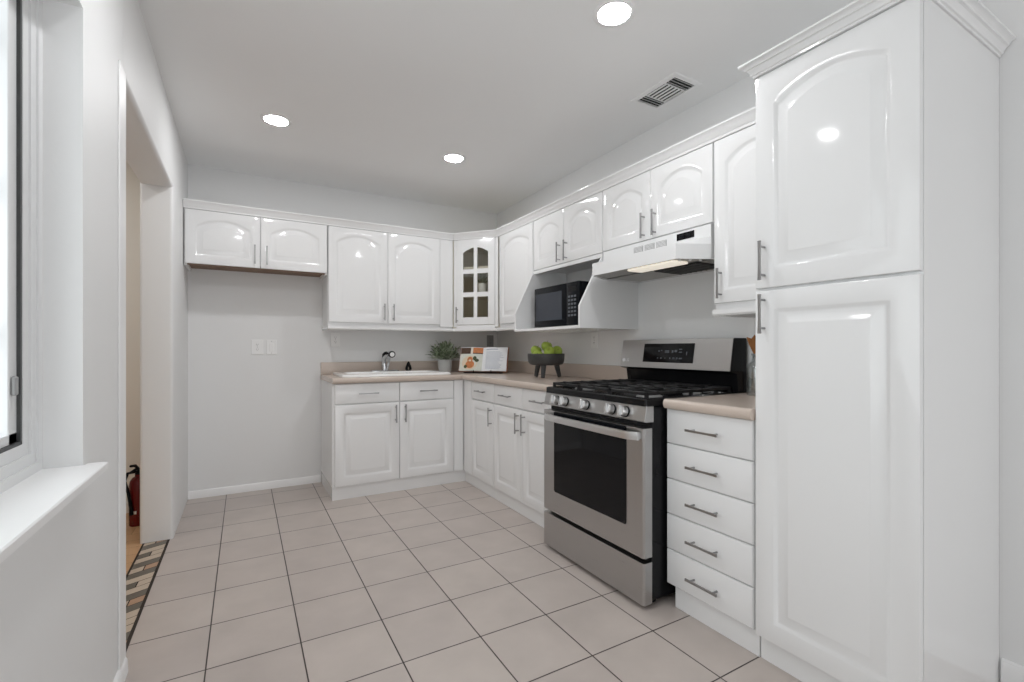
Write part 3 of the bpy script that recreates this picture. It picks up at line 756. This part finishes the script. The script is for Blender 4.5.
# ------------------------------------------------------------------ range hood (local as the range, root at front plane of cabinets)
t = thing('range_hood', 'white under-cabinet range hood with grey liner above the range', 'range hood', (UX, -1.675, 0), RW)
HW = 0.386
ZU = 1.566
b = nb()
box(b, -HW, HW, 0.0, 0.018, 1.668, 1.735, bev=0.001); box(b, -HW, HW, 0.018, 0.306, 1.715, 1.735)
box(b, -HW, -HW + 0.012, 0.018, 0.306, ZU, 1.715); box(b, HW - 0.012, HW, 0.018, 0.306, ZU, 1.715); box(b, -HW + 0.012, HW - 0.012, 0.294, 0.306, ZU, 1.715)
# projecting canopy with mitred corners: outer shell
fx = HW - 0.078; fy = -0.150
def can(z, k=0.0, up=0.0): return [(-HW + k, 0.018, z), (-HW + k, 0.0 + k * .2, z), (-fx + k * .7, fy + k + up, z), (fx - k * .7, fy + k + up, z), (HW - k, 0.0 + k * .2, z), (HW - k, 0.018, z)]
o1 = [can(ZU), can(1.638), [(-HW, 0.018, 1.672), (-HW, 0.0, 1.672), (-fx - 0.03, -0.022, 1.672), (fx + 0.03, -0.022, 1.672), (HW, 0.0, 1.672), (HW, 0.018, 1.672)]]
inn = [[(p[0], p[1], p[2] - 0.010) for p in can(1.672, 0.10)], can(1.626, 0.010), can(ZU, 0.010)]
loops(b, [o1[2], o1[1], o1[0], inn[2], inn[1]], cap0=True, cap1=False, closed=True)
obj('shell', b, M_CAB, t, 20)
b = nb()
prism(b, [(-HW + 0.013, 0.293), (-HW + 0.013, 0.0), (-fx + 0.012, fy + 0.012), (fx - 0.012, fy + 0.012), (HW - 0.013, 0.0), (HW - 0.013, 0.293)], 'z', ZU + 0.004, ZU + 0.009)
obj('liner', b, M_HOODIN, t, 0)
b = nb(); box(b, -0.050, 0.270, -0.122, -0.015, ZU - 0.008, ZU + 0.004, bev=0.006, seg=2); obj('light_lens', b, M_DIFF, t, 30)
b = nb(); box(b, 0.0, 0.29, 0.030, 0.245, ZU - 0.002, ZU + 0.004); 
for i in range(9): box(b, 0.004 + i * 0.034, 0.008 + i * 0.034, 0.032, 0.243, ZU - 0.005, ZU - 0.002)
obj('filter', b, M_FILTER, t, 0)
for i in range(3):
    b = nb(); cyl(b, (0.285 + 0.024 * i, -0.098 + 0.045 * i, ZU + 0.004), (0.285 + 0.024 * i, -0.098 + 0.045 * i, ZU - 0.003), 0.007, 12); obj('button', b, M_PLATE, t, 40)
for i in range(3):
    b = nb(); x0 = -0.122 + i * 0.084
    box(b, x0, x0 + 0.070, -0.0012, 0.0, 1.676 , 1.712, mi=0)
    for k in range(5): box(b, x0 + 0.003, x0 + 0.067, -0.0026, -0.0012, 1.6785 + k * 0.0068, 1.6785 + k * 0.0068 + 0.0034, mi=1)
    obj('vent_grille', b, [M_GPLATE, M_CAB], t, 0)
b = nb(); box(b, 0.184, 0.292, -0.003, 0.0, 1.690, 1.724, bev=0.001); cpn = obj('switch_panel', b, M_BGLASS, t, 0)
b = nb(); box(b, 0.205, 0.232, -0.006, -0.003, 1.698, 1.714, bev=0.001); box(b, 0.245, 0.272, -0.006, -0.003, 1.698, 1.714, bev=0.001); obj('rocker_switch', b, M_BPLAST, cpn, 0)

# ------------------------------------------------------------------ microwave in the nook
t = thing('microwave', 'black countertop microwave sitting in the open white nook', 'microwave', (1.375, -0.851, 1.2822), RW)
MW = 0.268
b = nb(); box(b, -MW, MW, 0.02, 0.345, 0.012, 0.296, bev=0.006, seg=2); obj('body', b, M_BPLAST, t, 30)
for sx in (-0.21, 0.21):
    for sy in (0.05, 0.32):
        b = nb(); lathe(b, [(0, 0), (0.014, 0), (0.016, 0.013), (0, 0.013)], (sx, sy, 0), 12); obj('foot', b, M_BPLAST, t, 40)
b = nb(); box(b, -MW, 0.128, 0.0, 0.0195, 0.012, 0.296, bev=0.004, seg=2); dr = obj('door', b, M_BPLAST, t, 30)
M_MWIN = mat('microwave window mesh', srgb(58, 62, 70), 0.25, spec=0.3, var=0.05)
b = nb(); box(b, -0.242, 0.080, -0.0015, 0.0005, 0.055, 0.250); obj('window', b, M_MWIN, dr, 0)
b = nb(); box(b, 0.130, MW, 0.0, 0.0195, 0.012, 0.296, bev=0.004, seg=2); pn = obj('control_panel', b, M_BPLAST, t, 30)
b = nb(); box(b, 0.150, 0.240, -0.0012, 0.0005, 0.232, 0.268); obj('display', b, M_BGLASS, pn, 0)
b = nb()
for r_ in range(6):
    for c_ in range(3): box(b, 0.150 + c_ * 0.032, 0.150 + c_ * 0.032 + 0.022, -0.0015, 0.0005, 0.070 + r_ * 0.025, 0.070 + r_ * 0.025 + 0.013)
obj('keypad', b, M_DIMMARK, pn, 0)

# ------------------------------------------------------------------ ceiling fittings
def downlight(x, y, label, group='recessed ceiling lights'):
    t = thing('recessed_light', label, 'ceiling light', (x, y, H), 0, group)
    b = nb(); lathe(b, [(0.062, -0.002), (0.068, -0.006), (0.084, -0.004), (0.088, 0.0), (0.062, 0.0)], seg=32); obj('trim_ring', b, M_TRIM, t, 40)
    b = nb(); lathe(b, [(0, -0.005), (0.058, -0.005), (0.0665, -0.003), (0.0665, -0.001), (0, -0.001)], seg=32); obj('lens', b, M_LENS, t, 40)
    return t
d0 = downlight(-0.331, -0.34, 'round recessed ceiling light over the fridge space at the left')
d1 = dup(d0, (0.830, -0.346, H), 0, 'round recessed ceiling light nearest the glass corner cabinet')
d2 = dup(d0, (0.831, -2.053, H), 0, 'round recessed ceiling light nearest the ceiling air register')
dup(d0, (-0.434, -1.97, H), 0, 'round recessed ceiling light above the window side, reflected in the pantry door')
dup(d0, (-1.75, -0.35, H), 0, 'added unseen recessed ceiling light brightening the hall beyond the doorway')  # out-of-view lamp, added to light up the hall

t = thing('ceiling_vent', 'white three-way ceiling air register above the range hood', 'vent', (1.484, -1.733, H), 0)
b = nb(); X, Y, Fr = 0.105, 0.160, 0.028
loops(b, [[(sx * a, sy * c, z) for sx, sy in ((-1, -1), (1, -1), (1, 1), (-1, 1))] for a, c, z in ((X, Y, 0.0), (X, Y, -0.003), (X - 0.004, Y - 0.004, -0.006), (X - Fr, Y - Fr, -0.008), (X - Fr, Y - Fr, -0.0005))], cap0=False, cap1=False)
obj('frame', b, M_TRIM, t, 0)
b = nb(); box(b, -X + Fr - 0.002, X - Fr + 0.002, -Y + Fr - 0.002, Y - Fr + 0.002, -0.0015, -0.0004); obj('duct_shade_sheet', b, M_DARK, t, 0)  # dark sheet below the ceiling; the duct's shade is put into its colour
ix, iy = X - Fr, Y - Fr
def slat(cx, cy, L, along, ang_):
    b = nb(); box(b, -L / 2, L / 2, -0.0042, 0.0042, -0.0006, 0.0006)
    b.transform(Matrix.Translation((cx, cy, -0.0055)) @ Matrix.Rotation(0 if along == 'x' else PI / 2, 4, 'Z') @ Matrix.Rotation(ang_, 4, 'X'))
    obj('slat', b, M_TRIM, t, 0)
for k in range(3): slat(0, iy - 0.010 - k * 0.019, 2 * ix - 0.004, 'x', 1.0)
for k in range(3): slat(0, -iy + 0.010 + k * 0.019, 2 * ix - 0.004, 'x', 1.0)
for k in range(6): slat(-ix + 0.014 + k * (2 * ix - 0.028) / 5, 0, 2 * iy - 0.13, 'y', 1.0)
for y0 in (iy - 0.066, -iy + 0.062):
    b = nb(); box(b, -ix, ix, y0, y0 + 0.004, -0.008, -0.002); obj('divider', b, M_TRIM, t, 0)

# ------------------------------------------------------------------ wall plates (local: plate in xz, front -y)
def plate(label, cat, loc, rz, kind, m=M_PLATE, wd=0.074, ht=0.118, name='wall_outlet'):
    t = thing(name, label, cat, loc, rz)
    b = nb(); loops(b, [[(x * wd / 2 * k, y, z * ht / 2 * k2) for x, z in ((-1, -1), (1, -1), (1, 1), (-1, 1))] for y, k, k2 in ((0, 1, 1), (-0.005, 1, 1), (-0.0065, 0.94, 0.96))]); obj('cover_plate', b, m, t, 0)
    if kind == 'duplex':
        for s in (-1, 1):
            b = nb(); pts = [(0.017 * math.cos(a), s * 0.0195 + max(-0.0125, min(0.0125, 0.017 * math.sin(a)))) for a in [2 * PI * i / 24 for i in range(24)]]
            prism(b, pts, 'y', -0.0085, -0.0055); so = obj('socket', b, m, t, 0)
            b = nb()
            for sx in (-0.006, 0.006): box(b, sx - 0.001, sx + 0.001, -0.0090, -0.0083, s * 0.0195 - 0.001, s * 0.0195 + 0.007)
            cyl(b, (0, -0.0090, s * 0.0195 - 0.007), (0, -0.0083, s * 0.0195 - 0.007), 0.002, 8)
            obj('slot', b, M_DARK, so, 0)
    elif kind == 'rocker':
        b = nb(); box(b, -0.017, 0.017, -0.009, -0.0055, -0.033, 0.033, bev=0.0015); obj('rocker', b, m, t, 0)
    b = nb()
    for z in ((-0.0, 0.0) if kind == 'duplex' else (-0.048, 0.048)): cyl(b, (0, -0.0072, z), (0, -0.0055, z), 0.003, 8)
    obj('screw', b, M_GPLATE, t, 0)
    return t
plate('white duplex outlet in the fridge space, left of the rocker switch', 'outlet', (-0.409, YB - 0.0005, 1.150), 0, 'duplex', wd=0.085)
plate('white rocker switch plate right of the outlet in the fridge space', 'light switch', (-0.307, YB - 0.0005, 1.150), 0, 'rocker', name='light_switch')
plate('white duplex outlet above the left end of the sink countertop', 'outlet', (0.186, YB - 0.0005, 1.214), 0, 'duplex')
plate('grey duplex outlet high in the counter corner behind the cookbook', 'outlet', (1.690, YB - 0.0005, 1.216), 0, 'duplex', m=M_GPLATE)
plate('white duplex outlet on the right wall below the microwave nook', 'outlet', (wx(-0.832) - 0.0012, -0.832, 1.20), RW, 'duplex')

# ------------------------------------------------------------------ things on the counter
def leaf(bm, p, d, L, wd, mi):
    d = d.normalized(); s = d.cross(Vector((0, 0, 1)))
    s = s.normalized() if s.length > 1e-3 else Vector((1, 0, 0)); n = s.cross(d)
    st = ((0, 0.05), (0.25, 0.8), (0.5, 1.0), (0.75, 0.7), (1.0, 0.05))
    L_ = []; R_ = []; Mid = []
    for f, k in st:
        c = p + d * (L * f) - n * (0.0) + Vector((0, 0, -0.012 * f * f))
        Mid.append(bm.verts.new(c - n * 0.0015)); L_.append(bm.verts.new(c + s * wd * k / 2 + n * 0.001)); R_.append(bm.verts.new(c - s * wd * k / 2 + n * 0.001))
    for i in range(len(st) - 1):
        for q in ((L_[i], Mid[i], Mid[i + 1], L_[i + 1]), (Mid[i], R_[i], R_[i + 1], Mid[i + 1])):
            f = bm.faces.new(q); f.material_index = mi
def potted_plant(label, loc, pr, ph, fr, fh, n, dark=False):
    t = thing('potted_plant', label, 'plant', loc)
    b = nb(); lathe(b, [(0, 0), (pr * 0.80, 0), (pr * 0.84, 0.004), (pr, ph - 0.004), (pr * 0.985, ph), (pr * 0.92, ph), (pr * 0.90, ph - 0.015), (0, ph - 0.015)], seg=28); obj('pot', b, M_PORC if dark else M_POT, t, 40)
    b = nb(); lathe(b, [(0, ph - 0.0148), (pr * 0.88, ph - 0.0148), (pr * 0.6, ph - 0.006), (0, ph - 0.004)], seg=20); obj('soil', b, M_SOIL, t, 40)
    b = nb(); rnd = random.Random(11 if not dark else 5)
    for i in range(n):
        a = rnd.uniform(0, 2 * PI); el = rnd.uniform(0.05, 1.0)
        rr_ = fr * math.cos(el * 1.35) * rnd.uniform(0.55, 1.0); zz = fh * math.sin(el * 1.5) * rnd.uniform(0.6, 1.0)
        base = Vector((0.25 * rr_ * math.cos(a), 0.25 * rr_ * math.sin(a), ph - 0.01)); tip = Vector((rr_ * math.cos(a), rr_ * math.sin(a), ph + zz))
        tube(b, [base, (base + tip) / 2 + Vector((0, 0, 0.012)), tip], 0.0012, 4, mi=0)
        for k in range(6):
            f = 0.35 + 0.65 * k / 5; p = base.lerp(tip, f) + Vector((0, 0, 0.012 * (1 - abs(2 * f - 1))))
            dd = (tip - base).normalized() + Vector((rnd.uniform(-1, 1), rnd.uniform(-1, 1), rnd.uniform(-0.2, 0.9))) * 0.75
            leaf(b, p, dd, rnd.uniform(0.034, 0.052) * fr / 0.15, rnd.uniform(0.013, 0.020) * fr / 0.15, rnd.choice((0, 1)) if not dark else 1)
    obj('foliage', b, [M_LEAF, M_LEAFD], t, 0)
    return t
potted_plant('leafy grey-green potted plant in a pale pot between sink and cookbook', (1.128, 0.585, 0.9185), 0.068, 0.118, 0.165, 0.165, 80)
potted_plant('small dark plant in a white pot behind the glass cabinet door', (1.394, 0.335, 1.6412), 0.046, 0.090, 0.085, 0.11, 34, dark=True)

# cookbook on its stand; local x along the book, front -y
bk_ang = math.atan2(-0.369, 0.288) * 0.80
BKL = (1.352, 0.235, 0.9185)
t = thing('book_stand', 'black wire book stand holding the open cookbook', 'book stand', BKL, bk_ang)
rec = math.radians(20)
b = nb()
for sx in (-0.075, 0.085):
    tube(b, [(sx, -0.050, 0.030), (sx, -0.048, 0.012), (sx, -0.04, 0.005), (sx, 0.02, 0.005), (sx, 0.075, 0.17), (sx, 0.10, 0.005)], 0.0035, 8)
tube(b, [(-0.075, 0.100, 0.005), (0.085, 0.100, 0.005)], 0.0035, 8)
box(b, -0.17, 0.18, -0.040, 0.022, 0.0015, 0.0085, bev=0.001)
obj('frame', b, M_BPLAST, t, 30)
t = thing('cookbook', 'open cookbook with a food photo on the left page, propped in the counter corner', 'book', (BKL[0], BKL[1], BKL[2] + 0.0135), bk_ang)
RB = Matrix.Translation((0, -0.020, 0)) @ Matrix.Rotation(-rec, 4, 'X')
BW, BH = 0.216, 0.226
def page_y(u):   # pages bow out beside the spine; u 0..1 from the spine
    return -0.004 - 0.020 * math.sin(min(1, u * 1.9) * PI / 2) * (1 - 0.55 * u)
def page_block(s):
    b = nb(); N = 12; fr_ = []; bk_ = []
    rings = []
    for i in range(N + 1):
        u = i / N; x = s * u * BW
        rings.append([(x, page_y(u), 0.004), (x, page_y(u), BH), (x, 0.002, BH), (x, 0.002, 0.004)])
    loops(b, rings); b.transform(RB); return b
b = nb(); box(b, -BW - 0.008, BW + 0.008, 0.0025, 0.006, 0, BH + 0.006); b.transform(RB); obj('cover', b, mat('orange brown cover', srgb(150, 88, 52), 0.5, var=0.1), t, 0)
obj('left_pages', page_block(-1), M_PAPER, t, 30); obj('right_pages', page_block(1), M_PAPER, t, 30)
def patch(bm, s, u0, u1, z0, z1, mi, off=0.0008, ell=False):
    if ell:
        n = 20; cu, cz = (u0 + u1) / 2, (z0 + z1) / 2
        vs = []
        for i in range(n):
            u = cu + (u1 - u0) / 2 * math.cos(2 * PI * i / n); z = cz + (z1 - z0) / 2 * math.sin(2 * PI * i / n)
            vs.append(bm.verts.new((s * u * BW, page_y(u) - off, z * BH)))
        c = bm.verts.new((s * cu * BW, page_y(cu) - off - 0.0002, cz * BH))
        for i in range(n): bm.faces.new((vs[i], vs[(i + 1) % n], c)).material_index = mi
        return
    N = 8
    for i in range(N):
        a, c = u0 + (u1 - u0) * i / N, u0 + (u1 - u0) * (i + 1) / N
        bm.faces.new([bm.verts.new(q) for q in ((s * a * BW, page_y(a) - off, z0 * BH), (s * c * BW, page_y(c) - off, z0 * BH), (s * c * BW, page_y(c) - off, z1 * BH), (s * a * BW, page_y(a) - off, z1 * BH))]).material_index = mi
b = nb()
pm = [mat('print pale green', srgb(206, 208, 198), 0.6, var=0.12, vscale=30), mat('print brown', srgb(74, 50, 34), 0.6, var=0.5, vscale=40), mat('print orange', srgb(190, 118, 70), 0.6, var=0.4, vscale=50), mat('print plate', srgb(214, 198, 172), 0.6, var=0.05), mat('print herb', srgb(62, 72, 44), 0.6, var=0.3, vscale=60), mat('print cream', srgb(222, 214, 200), 0.6, var=0.05)]
patch(b, -1, 0.04, 0.99, 0.02, 0.98, 0, 0.0006)
patch(b, -1, 0.04, 0.99, 0.72, 0.98, 1, 0.0010); patch(b, -1, 0.04, 0.46, 0.76, 0.98, 2, 0.0014); patch(b, -1, 0.46, 0.56, 0.72, 0.98, 5, 0.0016)
patch(b, -1, 0.24, 0.90, 0.06, 0.64, 3, 0.0012, True); patch(b, -1, 0.36, 0.74, 0.12, 0.44, 2, 0.0016, True); patch(b, -1, 0.44, 0.68, 0.34, 0.60, 2, 0.0018, True)
patch(b, -1, 0.18, 0.36, 0.38, 0.52, 4, 0.0014, True); patch(b, -1, 0.28, 0.44, 0.44, 0.62, 4, 0.0020, True); patch(b, -1, 0.66, 0.80, 0.12, 0.26, 4, 0.0021, True); patch(b, -1, 0.50, 0.62, 0.40, 0.48, 3, 0.0022, True)
b.transform(RB); obj('page_picture', b, pm, t, 0)
b = nb()
patch(b, 1, 0.10, 0.60, 0.90, 0.93, 0)
rl = random.Random(3)
for i in range(16): patch(b, 1, 0.10, rl.uniform(0.66, 0.86), 0.10 + i * 0.047, 0.112 + i * 0.047, 0)
b.transform(RB); obj('page_text', b, mat('print blue grey', srgb(150, 160, 176), 0.6, var=0.05), t, 0)

# bowl of apples
BWL = (1.498, -0.555, 0.9185)
t = thing('footed_bowl', 'dark charcoal wooden bowl on three legs holding green apples', 'bowl', BWL, 0.35)
b = nb(); lathe(b, [(0, 0.094), (0.10, 0.095), (0.122, 0.100), (0.136, 0.118), (0.140, 0.150), (0.141, 0.178), (0.138, 0.182), (0.128, 0.181), (0.124, 0.150), (0.112, 0.122), (0.06, 0.112), (0, 0.110)], seg=40); obj('basin', b, M_BOWL, t, 40)
for k in range(3):
    a = 2 * PI * k / 3 - 0.64
    b = nb(); cyl(b, (0.108 * math.cos(a), 0.108 * math.sin(a), 0.0042), (0.084 * math.cos(a), 0.084 * math.sin(a), 0.0945), 0.015, 14, r1=0.021); obj('leg', b, M_BOWL, t, 40)
def apple_proto():
    b = nb(); prof = []
    for i in range(15):
        a = -PI / 2 + PI * i / 14
        r = 0.0425 * math.cos(a) * (1 + 0.06 * math.sin(a)) + 0.0
        z = 0.040 * math.sin(a)
        if i >= 12: z -= 0.011 * ((i - 11) / 3) ** 1.2
        if i <= 1: z += 0.004 * (2 - i) / 2
        prof.append((max(0, r if 0 < i < 14 else 0), z))
    lathe(b, prof, seg=24); return b
ap_labels = ['left green apple resting high against the bowl rim', 'topmost green apple of the pile in the bowl', 'middle front green apple below the topmost one', 'rightmost green apple in the footed bowl', 'green apple half hidden behind the rightmost one', 'lowest front green apple between the left and middle ones']
ap_rdz = [(-0.075, 0.032, 0.203), (0.005, 0.012, 0.236), (0.020, -0.070, 0.196), (0.081, -0.012, 0.198), (0.034, 0.078, 0.192), (-0.065, -0.050, 0.163)]
ap_pos = [(r * 0.868 + d * 0.496, -r * 0.496 + d * 0.868, z) for r, d, z in ap_rdz]
ap_rot = [(0.4, 0.2, 0), (0.2, 0.1, 1), (1.0, 0.2, -0.9), (1.1, 0.3, -0.6), (0.5, 0.5, 2), (0.9, 0.3, -1)]
pro = None
for l, p, r in zip(ap_labels, ap_pos, ap_rot):
    loc = (BWL[0] + p[0], BWL[1] + p[1], BWL[2] + p[2])
    if pro is None:
        pro = thing('apple', l, 'apple', loc, 0, 'green apples in the bowl')
        obj('fruit', apple_proto(), M_APPLE, pro, 60)
        b = nb(); tube(b, [(0, 0, 0.026), (0.001, 0, 0.036), (0.004, 0, 0.044)], [0.0016, 0.0014, 0.002], 6); obj('stem', b, M_STEM, pro, 40)
        o = pro
    else: o = dup(pro, loc, 0, l)
    o.rotation_euler = r

# glass bottle with wooden spatula
JL = (1.60, -2.190, 0.9185)
t = thing('glass_jar', 'clear glass bottle beside the pantry holding a wooden spatula', 'jar', JL)
b = nb(); lathe(b, [(0, 0.0), (0.046, 0.0), (0.050, 0.006), (0.050, 0.125), (0.044, 0.145), (0.028, 0.160), (0.026, 0.185), (0.030, 0.190), (0.030, 0.196), (0.024, 0.196), (0.022, 0.160), (0.040, 0.142), (0.046, 0.122), (0.046, 0.008), (0, 0.006)], seg=32); obj('bottle', b, M_JAR, t, 50)
t = thing('wooden_spatula', 'brown wooden spatula standing in the glass bottle by the pantry', 'utensil', (JL[0], JL[1], JL[2] + 0.009))
b = nb(); tube(b, [(0.012, -0.012, 0.0), (0.0, 0.0, 0.10), (-0.006, 0.008, 0.19)], 0.006, 10); obj('shaft', b, M_SPAT, t, 40)
b = nb()
hd = [(-0.008, 0.0), (-0.024, 0.05), (-0.030, 0.085), (-0.010, 0.075), (0.006, 0.092), (0.020, 0.06), (0.008, 0.0)]
prism(b, hd, 'y', -0.004, 0.004, bev=0.001); b.transform(Matrix.Translation((-0.006, 0.009, 0.185)) @ Matrix.Rotation(-0.75, 4, 'Z') @ Matrix.Rotation(-0.12, 4, 'Y')); obj('blade', b, M_SPAT, t, 30)

# fire extinguisher in the hall
t = thing('fire_extinguisher', 'red fire extinguisher with black hose on the hall floor beyond the doorway', 'fire extinguisher', (-1.098, 0.31, 0.0))
b = nb(); lathe(b, [(0, 0.004), (0.044, 0.0), (0.047, 0.004), (0.047, 0.26), (0.042, 0.285), (0.028, 0.305), (0.016, 0.312), (0.016, 0.325), (0, 0.325)], seg=28); obj('cylinder', b, M_RED, t, 40)
b = nb(); cyl(b, (0, 0, 0.322), (0, 0, 0.358), 0.016, 14); tube(b, [(0, 0, 0.35), (-0.01, -0.03, 0.362), (-0.03, -0.07, 0.352)], [0.010, 0.008, 0.007], 8); tube(b, [(0, 0, 0.36), (-0.01, -0.03, 0.388), (-0.025, -0.075, 0.395)], [0.010, 0.009, 0.008], 8); obj('valve', b, M_BPLAST, t, 40)
b = nb(); tube(b, [(-0.008, -0.012, 0.345), (-0.045, -0.045, 0.345), (-0.058, -0.058, 0.30), (-0.040, -0.052, 0.22), (-0.028, -0.050, 0.12), (-0.026, -0.050, 0.08)], [0.008, 0.009, 0.009, 0.009, 0.010, 0.012], 10); obj('hose', b, M_BPLAST, t, 50)
b = nb(); rings = []
for z in (0.08, 0.10):
    rings.append([(0.0476 * math.cos(a), 0.0476 * math.sin(a), z) for a in [-PI * 0.62 + 0.12 * i for i in range(4)]])
loops(b, rings, cap0=False, cap1=False, closed=False); obj('sticker', b, M_PLATE, t, 0)
